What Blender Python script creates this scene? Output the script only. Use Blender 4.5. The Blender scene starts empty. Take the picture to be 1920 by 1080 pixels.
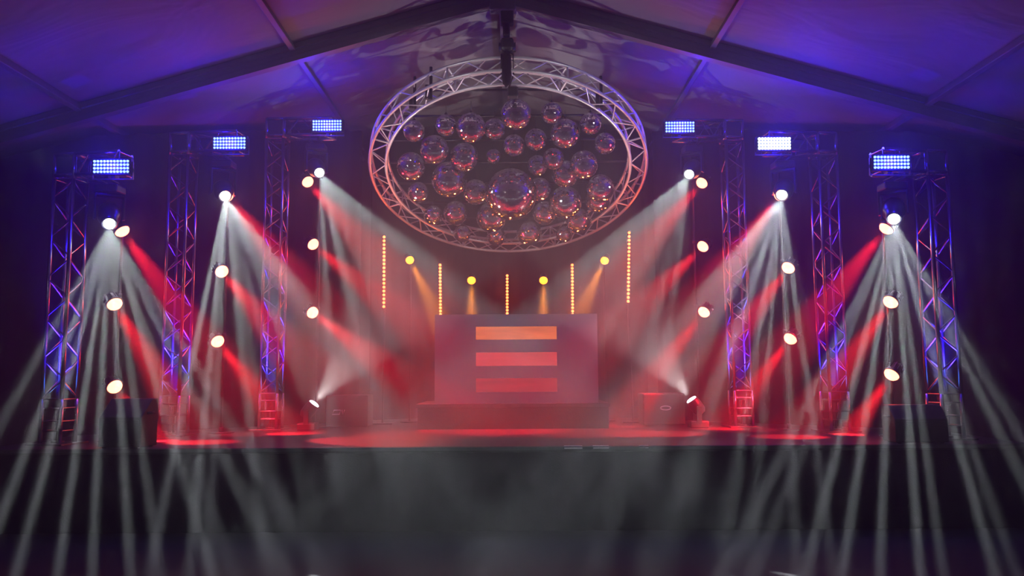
import bpy, bmesh, math, random
import numpy as np
from mathutils import Vector, Matrix

S = bpy.context.scene
COL = S.collection
rnd = random.Random(7)
PI = math.pi

# ------------------------------------------------------------------ camera, haze, exposure
FPX = 1500.0
PITCH = math.radians(6.0)
ROLL = math.radians(0.35)
CAM = Vector((0, 0, 1.7))
_F = Vector((0, math.cos(PITCH), math.sin(PITCH)))
_U0 = Vector((0, -math.sin(PITCH), math.cos(PITCH)))
_R0 = Vector((1, 0, 0))
_R = _R0 * math.cos(ROLL) - _U0 * math.sin(ROLL)
_U = _R0 * math.sin(ROLL) + _U0 * math.cos(ROLL)
cam_data = bpy.data.cameras.new('camera')
cam_data.sensor_width = 36
cam_data.lens = FPX / 1920 * 36
cam_data.clip_start = 0.05
cam_data.clip_end = 100
cam = bpy.data.objects.new('camera', cam_data)
COL.objects.link(cam)
mw = Matrix((( _R.x, _U.x, -_F.x, CAM.x), (_R.y, _U.y, -_F.y, CAM.y), (_R.z, _U.z, -_F.z, CAM.z), (0, 0, 0, 1)))
cam.matrix_world = mw
S.camera = cam

S.view_settings.view_transform = 'Standard'
S.view_settings.look = 'None'
S.view_settings.gamma = 1
S.view_settings.exposure = 0.0
S.view_settings.use_curve_mapping = False
S.cycles.max_bounces = 6
S.cycles.diffuse_bounces = 2
S.cycles.glossy_bounces = 3
S.cycles.volume_bounces = 0
S.cycles.transmission_bounces = 2
S.cycles.sample_clamp_indirect = 3.0
S.cycles.sample_clamp_direct = 0.0
S.cycles.use_denoising = True
S.cycles.caustics_reflective = True

HAZE = 0.042
world = bpy.data.worlds.new('hall_air')
S.world = world
world.use_nodes = True
wn = world.node_tree
wn.nodes['Background'].inputs['Color'].default_value = (0, 0, 0, 1)
wn.nodes['Background'].inputs['Strength'].default_value = 0
vs = wn.nodes.new('ShaderNodeVolumeScatter')
# density shaped so the beams fade: thick over the stage, thin over the hall
gp = wn.nodes.new('ShaderNodeNewGeometry')
gs = wn.nodes.new('ShaderNodeSeparateXYZ')
gm = wn.nodes.new('ShaderNodeMapRange')
gm.interpolation_type = 'SMOOTHSTEP'
gm.inputs['From Min'].default_value = 4.0
gm.inputs['From Max'].default_value = 9.6
gm.inputs['To Min'].default_value = HAZE * 0.09
gm.inputs['To Max'].default_value = HAZE
wn.links.new(gp.outputs['Position'], gs.inputs[0])
wn.links.new(gs.outputs[1], gm.inputs['Value'])
wn.links.new(gm.outputs[0], vs.inputs['Density'])
world.cycles.volume_step_size = 1.5
S.cycles.volume_step_rate = 4.0
S.cycles.volume_max_steps = 64
vs.inputs['Color'].default_value = (1, 1, 1, 1)
vs.inputs['Anisotropy'].default_value = 0.0
wn.links.new(vs.outputs[0], wn.nodes['World Output'].inputs['Volume'])

# powers of the lamps, all in one place
W_MOVER = 5200.0
W_PAR = 3700.0
W_AMBER = 3000.0
W_STROBE_HALO = 44.0
W_STROBE = 10.0
W_UPLIGHT = 420.0
W_FLOORSPOT = 560.0
W_FRONT_FILL = 700.0  # added fill spotlights, out of view
W_BAR = 20.0
W_PAR_GLOW = 6.0
C_WHITE = (0.88, 0.95, 1.0)
C_RED = (1.0, 0.012, 0.022)
C_AMBER = (1.0, 0.30, 0.01)
C_BLUE = (0.012, 0.004, 1.0)
C_BAR = (1.0, 0.10, 0.02)


def ray(px, py):
    return _F + _R * ((px - 960) / FPX) + _U * ((540 - py) / FPX)


def P(px, py, d):
    r = ray(px, py)
    return CAM + r * (d / r.y)


def G(px, py, z):
    r = ray(px, py)
    return CAM + r * ((z - CAM.z) / r.z)


STAGE_Z = 0.9

# ------------------------------------------------------------------ materials
_mats = {}


def mat(name, color, rough=0.5, metal=0.0, emit=None, estr=0.0, noise=0.12, scale=8.0, bump=0.0, sample=False):
    if name in _mats:
        return _mats[name]
    m = bpy.data.materials.new(name)
    m.use_nodes = True
    nt = m.node_tree
    b = nt.nodes['Principled BSDF']
    tc = nt.nodes.new('ShaderNodeTexCoord')
    nz = nt.nodes.new('ShaderNodeTexNoise')
    nz.inputs['Scale'].default_value = scale
    nz.inputs['Detail'].default_value = 4
    nt.links.new(tc.outputs['Object'], nz.inputs['Vector'])
    mx = nt.nodes.new('ShaderNodeMix')
    mx.data_type = 'RGBA'
    mx.inputs[6].default_value = tuple(c * (1 - noise) for c in color) + (1,)
    mx.inputs[7].default_value = tuple(min(1, c * (1 + noise)) for c in color) + (1,)
    nt.links.new(nz.outputs['Fac'], mx.inputs[0])
    nt.links.new(mx.outputs[2], b.inputs['Base Color'])
    b.inputs['Roughness'].default_value = rough
    b.inputs['Metallic'].default_value = metal
    if bump:
        bp = nt.nodes.new('ShaderNodeBump')
        bp.inputs['Strength'].default_value = bump
        bp.inputs['Distance'].default_value = 0.02
        nt.links.new(nz.outputs['Fac'], bp.inputs['Height'])
        nt.links.new(bp.outputs['Normal'], b.inputs['Normal'])
    if emit:
        b.inputs['Emission Color'].default_value = tuple(emit) + (1,)
        b.inputs['Emission Strength'].default_value = estr
        m.cycles.emission_sampling = 'FRONT' if sample else 'NONE'
    _mats[name] = m
    return m


M_ALU = mat('brushed_aluminium', (0.32, 0.32, 0.34), 0.25, 1.0, scale=40)
M_ALU_RING = mat('polished_aluminium', (0.66, 0.65, 0.66), 0.34, 0.45, scale=30)
M_BLACK = mat('black_powder_coat', (0.022, 0.022, 0.024), 0.45, scale=30)
M_RUBBER = mat('black_rubber', (0.012, 0.012, 0.012), 0.7, scale=30)
M_MOVER = mat('black_fixture_plastic', (0.03, 0.03, 0.032), 0.32, scale=30)
M_CLOTH = mat('black_molton_cloth', (0.006, 0.0055, 0.006), 0.95, scale=60, bump=0.2)
M_STEEL = mat('dark_steel', (0.09, 0.09, 0.10), 0.4, 0.8, scale=30)
M_DECK = mat('black_stage_deck', (0.014, 0.0135, 0.014), 0.55, scale=14, noise=0.3, bump=0.1)
M_FLOOR = mat('dark_plank_floor', (0.005, 0.0045, 0.0045), 0.85, scale=6, noise=0.3)
M_BOOTH = mat('pale_grey_panel', (0.27, 0.26, 0.26), 0.6, scale=5, noise=0.06)
M_TAPE = mat('white_cloth_tape', (0.85, 0.85, 0.85), 0.6)
M_BADGE = mat('silver_badge', (0.55, 0.55, 0.58), 0.35, 0.6)
M_ALURAFTER = mat('rafter_profile', (0.16, 0.15, 0.17), 0.5, 0.3, scale=5)
M_SPEAKER = mat('black_speaker_paint', (0.007, 0.007, 0.007), 0.6, scale=60)
M_GRILLE = mat('speaker_grille', (0.006, 0.006, 0.006), 0.6, scale=200, noise=0.6, bump=0.4)
M_LENS_RED = mat('red_par_lens', (0.8, 0.1, 0.1), 0.3, emit=(1.0, 0.27, 0.14), estr=6)
M_LENS_WHITE = mat('white_mover_lens', (0.8, 0.8, 0.8), 0.2, emit=(0.9, 0.97, 1.0), estr=22, sample=True)
M_LENS_FILL = mat('added_fill_lens', (0.8, 0.8, 0.8), 0.2, emit=(1.0, 0.95, 0.94), estr=60)  # lens of the unseen fill spotlights added in the hall
M_LENS_AMBER = mat('amber_par_lens', (0.8, 0.5, 0.1), 0.3, emit=(1.0, 0.23, 0.012), estr=5.5)
M_LED_BLUE = mat('blue_strobe_led', (0.5, 0.6, 0.9), 0.3, emit=(0.50, 0.92, 1.0), estr=1.35)
M_LED_BLUE_HOT = mat('hot_blue_strobe_led', (0.5, 0.6, 0.9), 0.3, emit=(0.8, 1.0, 1.05), estr=5.0)
M_LED_UP = mat('blue_uplight_lens', (0.3, 0.4, 0.9), 0.3, emit=(0.05, 0.2, 1.0), estr=6)
M_LED_BAR = mat('orange_pixel_led', (0.9, 0.4, 0.1), 0.3, emit=(1.0, 0.17, 0.04), estr=6.5)
M_STROBE_FACE = mat('strobe_reflector_face', (0.03, 0.05, 0.09), 0.3)


def fabric_mat():
    m = bpy.data.materials.new('white_tent_fabric')
    m.use_nodes = True
    nt = m.node_tree
    b = nt.nodes['Principled BSDF']
    tc = nt.nodes.new('ShaderNodeTexCoord')
    mp = nt.nodes.new('ShaderNodeMapping')
    mp.inputs['Scale'].default_value = (0.5, 0.9, 0.5)
    nt.links.new(tc.outputs['Object'], mp.inputs['Vector'])
    nz = nt.nodes.new('ShaderNodeTexNoise')
    nz.inputs['Scale'].default_value = 1.2
    nz.inputs['Detail'].default_value = 3
    nz.inputs['Distortion'].default_value = 1.0
    nt.links.new(mp.outputs[0], nz.inputs['Vector'])
    bp = nt.nodes.new('ShaderNodeBump')
    bp.inputs['Strength'].default_value = 0.5
    bp.inputs['Distance'].default_value = 0.15
    nt.links.new(nz.outputs['Fac'], bp.inputs['Height'])
    nt.links.new(bp.outputs['Normal'], b.inputs['Normal'])
    b.inputs['Base Color'].default_value = (0.21, 0.205, 0.21, 1)
    b.inputs['Roughness'].default_value = 0.65
    return m


def slot_glow_mat(name, c0, c1, strength):  # emission colour standing in for light seen through a slot
    m = bpy.data.materials.new(name)
    m.use_nodes = True
    nt = m.node_tree
    b = nt.nodes['Principled BSDF']
    tc = nt.nodes.new('ShaderNodeTexCoord')
    mp = nt.nodes.new('ShaderNodeMapping')
    mp.inputs['Scale'].default_value = (1.2, 1.0, 7.0)
    nt.links.new(tc.outputs['Object'], mp.inputs['Vector'])
    nz = nt.nodes.new('ShaderNodeTexNoise')
    nz.inputs['Scale'].default_value = 1.3
    nz.inputs['Detail'].default_value = 2
    nz.inputs['Distortion'].default_value = 0.6
    nt.links.new(mp.outputs[0], nz.inputs['Vector'])
    rp = nt.nodes.new('ShaderNodeValToRGB')
    rp.color_ramp.elements[0].position = 0.35
    rp.color_ramp.elements[0].color = tuple(c0) + (1,)
    rp.color_ramp.elements[1].position = 0.65
    rp.color_ramp.elements[1].color = tuple(c1) + (1,)
    nt.links.new(nz.outputs['Fac'], rp.inputs[0])
    b.inputs['Base Color'].default_value = (0.02, 0.02, 0.02, 1)
    b.inputs['Roughness'].default_value = 0.4
    nt.links.new(rp.outputs[0], b.inputs['Emission Color'])
    b.inputs['Emission Strength'].default_value = strength
    return m


def mirror_mat():
    m = bpy.data.materials.new('mirror_tiles')
    m.use_nodes = True
    nt = m.node_tree
    b = nt.nodes['Principled BSDF']
    b.inputs['Metallic'].default_value = 1.0
    b.inputs['Base Color'].default_value = (0.88, 0.87, 0.88, 1)
    nz = nt.nodes.new('ShaderNodeTexNoise')
    nz.inputs['Scale'].default_value = 60
    mr = nt.nodes.new('ShaderNodeMapRange')
    mr.inputs['To Min'].default_value = 0.025
    mr.inputs['To Max'].default_value = 0.06
    nt.links.new(nz.outputs['Fac'], mr.inputs['Value'])
    nt.links.new(mr.outputs[0], b.inputs['Roughness'])
    return m


M_FABRIC = fabric_mat()
M_MIRROR = mirror_mat()
M_GROUT = mat('grey_ball_core', (0.30, 0.29, 0.30), 0.5, scale=60)


# ------------------------------------------------------------------ mesh builder
def basis(axis):
    a = Vector(axis).normalized()
    t = Vector((0, 0, 1)) if abs(a.z) < 0.9 else Vector((1, 0, 0))
    u = a.cross(t).normalized()
    v = a.cross(u).normalized()
    return a, u, v


class MB:
    def __init__(self):
        self.v = []
        self.f = []
        self.m = []
        self.s = []

    def add(self, vs, fs, mi=0, smooth=False):
        o = len(self.v)
        self.v += [tuple(x) for x in vs]
        for f in fs:
            self.f.append([i + o for i in f])
            self.m.append(mi)
            self.s.append(smooth)
        return self

    def box(self, c, size, ex=(1, 0, 0), ey=(0, 1, 0), ez=(0, 0, 1), mi=0, bev=0.0):
        c = Vector(c)
        ex, ey, ez = Vector(ex).normalized(), Vector(ey).normalized(), Vector(ez).normalized()
        bm = bmesh.new()
        bmesh.ops.create_cube(bm, size=1)
        for v in bm.verts:
            v.co = Vector((v.co.x * size[0], v.co.y * size[1], v.co.z * size[2]))
        if bev > 0:
            bmesh.ops.bevel(bm, geom=list(bm.edges), offset=bev, segments=2, affect='EDGES', profile=0.5)
        bm.verts.index_update()
        vs = [c + ex * v.co.x + ey * v.co.y + ez * v.co.z for v in bm.verts]
        fs = [[v.index for v in f.verts] for f in bm.faces]
        bm.free()
        return self.add(vs, fs, mi)

    def cyl(self, p0, p1, r0, r1=None, n=10, mi=0, caps=True):
        p0, p1 = Vector(p0), Vector(p1)
        r1 = r0 if r1 is None else r1
        a, u, v = basis(p1 - p0)
        vs = []
        for p, r in ((p0, r0), (p1, r1)):
            for i in range(n):
                t = 2 * PI * i / n
                vs.append(p + u * (r * math.cos(t)) + v * (r * math.sin(t)))
        fs = [[i, (i + 1) % n, n + (i + 1) % n, n + i] for i in range(n)]
        self.add(vs, fs, mi, True)
        if caps:
            o = len(self.v) - 2 * n
            self.f.append([o + i for i in range(n)][::-1]); self.m.append(mi); self.s.append(False)
            self.f.append([o + n + i for i in range(n)]); self.m.append(mi); self.s.append(False)
        return self

    def lathe(self, c, axis, prof, n=20, mi=0):
        """prof: list of (radius, distance along axis)"""
        c = Vector(c)
        a, u, v = basis(axis)
        vs, fs = [], []
        for r, h in prof:
            for i in range(n):
                t = 2 * PI * i / n
                vs.append(c + a * h + u * (r * math.cos(t)) + v * (r * math.sin(t)))
        for k in range(len(prof) - 1):
            for i in range(n):
                j = (i + 1) % n
                fs.append([k * n + i, k * n + j, (k + 1) * n + j, (k + 1) * n + i])
        return self.add(vs, fs, mi, True)

    def tube(self, pts, r, n=8, mi=0, closed=False):
        pts = [Vector(p) for p in pts]
        m = len(pts)
        vs, fs = [], []
        for k, p in enumerate(pts):
            if closed:
                d = pts[(k + 1) % m] - pts[k - 1]
            else:
                d = pts[min(k + 1, m - 1)] - pts[max(k - 1, 0)]
            a, u, v = basis(d)
            for i in range(n):
                t = 2 * PI * i / n
                vs.append(p + u * (r * math.cos(t)) + v * (r * math.sin(t)))
        for k in range(m if closed else m - 1):
            k2 = (k + 1) % m
            for i in range(n):
                j = (i + 1) % n
                fs.append([k * n + i, k * n + j, k2 * n + j, k2 * n + i])
        return self.add(vs, fs, mi, True)

    def mesh(self, name, mats, off=Vector((0, 0, 0))):
        me = bpy.data.meshes.new(name)
        me.from_pydata([(x - off.x, y - off.y, z - off.z) for x, y, z in self.v], [], self.f)
        for mm in (mats if isinstance(mats, (list, tuple)) else [mats]):
            me.materials.append(mm)
        me.polygons.foreach_set('material_index', self.m)
        me.polygons.foreach_set('use_smooth', self.s)
        bm = bmesh.new(); bm.from_mesh(me)
        bmesh.ops.recalc_face_normals(bm, faces=bm.faces)
        bm.to_mesh(me); bm.free()
        me.update()
        return me

    def build(self, name, mats, parent=None, label=None, loc=None):
        """vertices are given in world space; the object sits at loc (or its parent's place)"""
        if parent is None:
            off = Vector(loc) if loc is not None else Vector((0, 0, 0))
            ob = bpy.data.objects.new(name, self.mesh(name, mats, off))
            ob.location = off
        else:
            base = world_of(parent)
            ob = bpy.data.objects.new(name, self.mesh(name, mats, base))
            ob.parent = parent
        if label:
            ob['label'] = label
        COL.objects.link(ob)
        return ob


def world_of(o):
    p = Vector((0, 0, 0))
    while o is not None:
        p = p + o.location
        o = o.parent
    return p


def thing(name, loc, label, cat, group=None):
    o = bpy.data.objects.new(name, None)
    o.empty_display_size = 0.1
    o.location = loc
    COL.objects.link(o)
    o['label'] = label
    o['category'] = cat
    if group:
        o['group'] = group
    return o


def tag(o, label, cat, group=None):
    o['label'] = label
    o['category'] = cat
    if group:
        o['group'] = group
    return o


def structure(o, label=None):
    o['kind'] = 'structure'
    if label:
        o['label'] = label
        o['category'] = o.name.split('_')[0]
    return o


# ------------------------------------------------------------------ lamps
def lamp_parent(lo, parent):
    if parent is not None:
        w = lo.matrix_world.copy() if False else None
        lo.location = lo.location - world_of(parent)
        lo.parent = parent


def spot(name, loc, aim, power, color, half, blend=0.25, radius=0.04, parent=None, gobo=None):
    l = bpy.data.lights.new(name, 'SPOT')
    l.energy = power
    l.color = color
    l.spot_size = 2 * half
    l.spot_blend = blend
    l.shadow_soft_size = radius
    o = bpy.data.objects.new(name, l)
    d = Vector(aim) - Vector(loc)
    o.rotation_euler = d.to_track_quat('-Z', 'Y').to_euler()
    o.location = loc
    COL.objects.link(o)
    lamp_parent(o, parent)
    if gobo is not None:
        seed, n_rays, uw, vw, base, gain = gobo
        l.use_nodes = True
        nt = l.node_tree
        em = nt.nodes['Emission']
        tc = nt.nodes.new('ShaderNodeTexCoord')
        sp = nt.nodes.new('ShaderNodeSeparateXYZ')
        nt.links.new(tc.outputs['Normal'], sp.inputs[0])
        dv = []
        for k in (0, 1):
            q = nt.nodes.new('ShaderNodeMath'); q.operation = 'DIVIDE'
            nt.links.new(sp.outputs[k], q.inputs[0]); nt.links.new(sp.outputs[2], q.inputs[1])
            dv.append(q)
        # linear prism gobo: one row of beams spread sideways
        wv = nt.nodes.new('ShaderNodeMath'); wv.operation = 'ADD'
        nt.links.new(dv[0].outputs[0], wv.inputs[0]); wv.inputs[1].default_value = seed * 3.7
        vo = nt.nodes.new('ShaderNodeTexVoronoi')
        vo.voronoi_dimensions = '1D'
        vo.inputs['Scale'].default_value = n_rays / (2 * uw)
        vo.inputs['Randomness'].default_value = 0.8
        nt.links.new(wv.outputs[0], vo.inputs['W'])

        def ramp(src, a, b, va, vb):
            mr = nt.nodes.new('ShaderNodeMapRange')
            mr.interpolation_type = 'SMOOTHSTEP'
            mr.inputs['From Min'].default_value = a
            mr.inputs['From Max'].default_value = b
            mr.inputs['To Min'].default_value = va
            mr.inputs['To Max'].default_value = vb
            nt.links.new(src, mr.inputs['Value'])
            return mr.outputs[0]

        def absn(src):
            q = nt.nodes.new('ShaderNodeMath'); q.operation = 'ABSOLUTE'
            nt.links.new(src, q.inputs[0])
            return q.outputs[0]

        def mul(a, b):
            q = nt.nodes.new('ShaderNodeMath'); q.operation = 'MULTIPLY'
            nt.links.new(a, q.inputs[0]); nt.links.new(b, q.inputs[1])
            return q.outputs[0]
        cbr = nt.nodes.new('ShaderNodeSeparateColor')
        nt.links.new(vo.outputs['Color'], cbr.inputs[0])
        rays = mul(ramp(vo.outputs['Distance'], 0.0, 0.17, 1.0, 0.0), ramp(cbr.outputs[0], 0.0, 1.0, gain * 0.45, gain))
        ad = nt.nodes.new('ShaderNodeMath'); ad.operation = 'ADD'
        nt.links.new(rays, ad.inputs[0]); ad.inputs[1].default_value = base
        m1 = mul(ad.outputs[0], ramp(absn(dv[0].outputs[0]), uw * 0.97, uw * 1.03, 1.0, 0.0))
        m2 = mul(m1, ramp(absn(dv[1].outputs[0]), vw * 0.6, vw, 1.0, 0.0))
        nt.links.new(m2, em.inputs['Strength'])
    return o


def point(name, loc, power, color, radius, parent=None):
    l = bpy.data.lights.new(name, 'POINT')
    l.energy = power
    l.color = color
    l.shadow_soft_size = radius
    o = bpy.data.objects.new(name, l)
    o.location = loc
    COL.objects.link(o)
    lamp_parent(o, parent)
    return o


# ------------------------------------------------------------------ the tent
XR = -0.1                      # ridge line
RIDGE = 6.72
SL = 0.285


def roof(x):
    return RIDGE - SL * abs(x - XR)


Y0, Y1 = -5.0, 15.6
HW = 8.2
mb = MB()
for s in (-1, 1):
    nx, ny = 14, 26
    vs, fs = [], []
    for j in range(ny + 1):
        for i in range(nx + 1):
            x = XR + s * HW * i / nx
            y = Y0 + (Y1 - Y0) * j / ny
            vs.append((x, y, roof(x)))
    for j in range(ny):
        for i in range(nx):
            a = j * (nx + 1) + i
            fs.append([a, a + 1, a + nx + 2, a + nx + 1])
    mb.add(vs, fs, 0, True)
o = structure(mb.build('ceiling', M_FABRIC), 'white tent roof fabric sloping from the ridge, lit purple and blue')
o.modifiers.new('thickness', 'SOLIDIFY').thickness = 0.01
o.modifiers['thickness'].offset = 1.0

mb = MB(); mb.box((XR, (Y0 + Y1) / 2, -0.05), (2 * HW, Y1 - Y0, 0.1))
structure(mb.build('floor', M_FLOOR), 'dark floor in front of the stage')
ez = roof(XR + HW)
for s, n in ((-1, 'left'), (1, 'right')):
    mb = MB(); mb.box((XR + s * (HW + 0.03), (Y0 + Y1) / 2, ez / 2), (0.06, Y1 - Y0, ez))
    structure(mb.build('wall_' + n, M_CLOTH), 'black tent wall on the %s side' % n)
for y, n in ((Y1 + 0.03, 'back'), (Y0 - 0.03, 'front')):
    mb = MB()
    q = [(XR - HW, ez), (XR, RIDGE), (XR + HW, ez), (XR + HW, 0), (XR - HW, 0)]
    vs = [(x, y - 0.03, z) for x, z in q] + [(x, y + 0.03, z) for x, z in q]
    fs = [[0, 1, 2, 3, 4], [9, 8, 7, 6, 5]] + [[i, (i + 1) % 5, 5 + (i + 1) % 5, 5 + i] for i in range(5)]
    mb.add(vs, fs)
    structure(mb.build('wall_' + n, M_CLOTH), 'black tent gable wall at the %s' % n)


def beam_profile(mb, pts, w, h, mi=0):
    """a grooved rectangular profile following pts in the XZ plane, width w along y, hanging h below pts"""
    n = len(pts)
    vs, fs = [], []
    for p in pts:
        for dy, dz in ((-w / 2, 0), (w / 2, 0), (w / 2, -h * 0.3), (w / 2 - 0.02, -h * 0.35), (w / 2 - 0.02, -h * 0.65),
                       (w / 2, -h * 0.7), (w / 2, -h), (-w / 2, -h), (-w / 2, -h * 0.7), (-w / 2 + 0.02, -h * 0.65), (-w / 2 + 0.02, -h * 0.35), (-w / 2, -h * 0.3)):
            vs.append((p[0], p[1] + dy, p[2] + dz))
    K = 12
    for k in range(n - 1):
        for i in range(K):
            j = (i + 1) % K
            fs.append([k * K + i, k * K + j, (k + 1) * K + j, (k + 1) * K + i])
    fs += [list(range(K))[::-1], [(n - 1) * K + i for i in range(K)]]
    mb.add(vs, fs, mi)


mb = MB()
beam_profile(mb, [(XR - HW, 10.0, roof(XR - HW) - 0.01), (XR, 10.0, RIDGE - 0.01), (XR + HW, 10.0, roof(XR + HW) - 0.01)], 0.12, 0.24)
mb.box((XR, 10.0, RIDGE - 0.2), (0.34, 0.15, 0.30), bev=0.02)
structure(mb.build('trim_1', M_ALURAFTER), 'dark rafter arch crossing the roof in front of the stage')
k = 2
for s in (-1, 1):
    for dx in (2.72, 5.45):
        x = XR + s * dx
        mb = MB()
        mb.box((x, (Y0 + Y1) / 2, roof(x) - 0.06), (0.07, Y1 - Y0, 0.10), ex=(1, 0, -s * SL), ez=(s * SL, 0, 1), bev=0.008)
        structure(mb.build('trim_%d' % k, M_ALURAFTER), 'roof purlin running back from the arch')
        k += 1
mb = MB()
mb.box((XR, (Y0 + Y1) / 2, RIDGE - 0.07), (0.10, Y1 - Y0, 0.10), bev=0.01)
structure(mb.build('trim_%d' % k, M_ALURAFTER), 'ridge purlin of the tent roof')


# black drapes behind the towers: a back cloth and two wings
def drape(name, path, label):
    pts = []
    for (x0, y0), (x1, y1) in zip(path[:-1], path[1:]):
        L = math.hypot(x1 - x0, y1 - y0)
        n = max(2, int(L / 0.045))
        for i in range(n):
            t = i / n
            nx, ny = -(y1 - y0) / L, (x1 - x0) / L
            a = 0.022 * math.sin((len(pts)) * 0.9 + 0.6 * math.sin(len(pts) * 0.13))
            pts.append((x0 + (x1 - x0) * t + nx * a, y0 + (y1 - y0) * t + ny * a))
    vs, fs = [], []
    for x, y in pts:
        for q in range(5):
            zt = roof(x) - 0.14
            zb = STAGE_Z + 0.004 if -5.85 < x < 5.65 else 0.004
            vs.append((x, y, zb + (zt - zb) * q / 4))
    for i in range(len(pts) - 1):
        for q in range(4):
            a = i * 5 + q
            fs.append([a, a + 5, a + 6, a + 1])
    mb = MB(); mb.add(vs, fs, 0, True)
    o = mb.build(name, M_CLOTH)
    sm = o.modifiers.new('thickness', 'SOLIDIFY'); sm.thickness = 0.006
    return tag(o, label, 'curtain', 'black stage drapes')


drape('stage_curtain', [(-2.45, 13.75), (-1.2, 14.4), (1.2, 14.4), (2.35, 13.75)], 'black folded back cloth hanging behind the orange pixel bars')
drape('stage_curtain', [(-7.9, 10.55), (-5.7, 10.75), (-4.5, 11.75), (-3.4, 12.65), (-2.55, 13.55)], 'black folded drape behind the three truss towers on the left')
drape('stage_curtain', [(2.45, 13.55), (3.3, 12.65), (4.4, 11.75), (5.6, 10.75), (7.7, 10.55)], 'black folded drape behind the three truss towers on the right')

# ------------------------------------------------------------------ stage
YF = 8.78
stage = thing('stage', (0, 11, 0), 'long low black stage deck with red pools of light and a dark front', 'stage')
mb = MB(); mb.box((-0.1, (YF + 14.7) / 2, STAGE_Z - 0.03), (11.4, 14.7 - YF, 0.06), bev=0.004)
mb.build('deck', M_DECK, stage)
mb = MB()
n = 300
vs, fs = [], []
for i in range(n + 1):
    x = -5.78 + 11.36 * i / n
    a = 0.018 * math.sin(i * 0.8 + math.sin(i * 0.21))
    vs += [(x, YF + 0.06 + a, 0.0), (x, YF + 0.06 + a, STAGE_Z - 0.065)]
fs = [[2 * i, 2 * i + 2, 2 * i + 3, 2 * i + 1] for i in range(n)]
mb.add(vs, fs, 0, True)
o = mb.build('front_skirt', M_CLOTH, stage)
o.modifiers.new('thickness', 'SOLIDIFY').thickness = 0.006
mb = MB(); mb.box((-0.1, YF - 0.008, STAGE_Z - 0.022), (11.4, 0.016, 0.036), bev=0.003)
mb.build('edge_trim', M_STEEL, stage)

for x0, x1, y, lab in ((1058, 1092, 832.6, 'short pale tape strip on the stage edge, just right of centre'),
                       (1112, 1142, 832.2, 'pale tape strip on the stage edge, second from the centre'),
                       (1199, 1216, 831.6, 'shortest pale tape strip on the stage edge, furthest right')):
    a, b = P(x0, 834, YF - 0.018), P(x1, 834, YF - 0.018)
    mb = MB(); mb.box(((a.x + b.x) / 2, YF + 0.012, STAGE_Z + 0.002), (b.x - a.x, 0.03, 0.003))
    mb.box(((a.x + b.x) / 2, YF - 0.0185, STAGE_Z - 0.02), (b.x - a.x, 0.003, 0.014))
    tag(mb.build('tape_strip', M_TAPE), lab, 'tape', 'tape strips on the stage edge')

# riser and DJ booth
RY = 11.45
c = P(962, 757, RY)
rz = c.z
ra, rb = P(780, 758, RY).x, P(1144, 758, RY).x
riser = thing('riser', ((ra + rb) / 2, RY + 0.66, STAGE_Z), 'dark low riser carrying the pale DJ booth', 'riser')
mb = MB(); mb.box(((ra + rb) / 2, RY + 0.66, rz - 0.025), (rb - ra, 1.32, 0.05), bev=0.005); mb.build('deck', M_DECK, riser)
mb = MB(); mb.box(((ra + rb) / 2, RY + 0.66, (STAGE_Z + rz - 0.05) / 2), (rb - ra - 0.04, 1.28, rz - 0.05 - STAGE_Z)); mb.build('skirt', M_CLOTH, riser)

BY = 11.6
x0, x1 = P(815, 680, BY).x, P(1121, 680, BY).x
zt = P(968, 589, BY).z
bx, bw, bh = (x0 + x1) / 2, x1 - x0, zt - rz
booth = thing('dj_booth', (bx, BY + 0.3, rz), 'wide pale DJ booth with three glowing horizontal slots on its front', 'dj booth')
s0, s1 = P(892, 625, BY).x, P(1044, 625, BY).x
slots = [(P(968, 636.5, BY).z, P(968, 612, BY).z), (P(968, 686, BY).z, P(968, 660.5, BY).z), (P(968, 735, BY).z, P(968, 709, BY).z)]
mb = MB()
th = 0.04
mb.box(((x0 + s0) / 2, BY + th / 2, rz + bh / 2), (s0 - x0, th, bh))
mb.box(((x1 + s1) / 2, BY + th / 2, rz + bh / 2), (x1 - s1, th, bh))
edges = [zt] + [e for lo, hi in slots for e in (hi, lo)] + [rz]
for i in range(0, len(edges), 2):
    mb.box(((s0 + s1) / 2, BY + th / 2, (edges[i] + edges[i + 1]) / 2), (s1 - s0, th, edges[i] - edges[i + 1]))
mb.build('front_panel', M_BOOTH, booth)
for xx in (x0 + 0.02, x1 - 0.02):
    mb = MB(); mb.box((xx, BY + th + 0.33, rz + bh / 2), (0.04, 0.66, bh)); mb.build('side_panel', M_BOOTH, booth)
mb = MB(); mb.box((bx, BY + 0.40, zt - 0.28), (bw - 0.09, 0.6, 0.04), bev=0.004); mb.build('worktop', M_BLACK, booth)
SLOT_GLOW = [('orange_slot_glow', (0.62, 0.115, 0.028), (0.86, 0.17, 0.045), 'painted orange glow in the top slot'),
       ('red_slot_glow', (0.50, 0.025, 0.03), (0.62, 0.035, 0.045), 'painted red glow in the middle slot'),
       ('dim_red_slot_glow', (0.25, 0.010, 0.018), (0.36, 0.018, 0.026), 'painted dim red glow in the lowest slot')]
for (lo, hi), (nm, c0, c1, lab) in zip(slots, SLOT_GLOW):  # emission put in for the light showing through the front slots
    mb = MB(); mb.box(((s0 + s1) / 2, BY + th - 0.01, (lo + hi) / 2), (s1 - s0 - 0.002, 0.012, hi - lo - 0.002))
    mb.build('slot_glow', slot_glow_mat(nm, c0, c1, 1.0), booth, lab)


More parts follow.
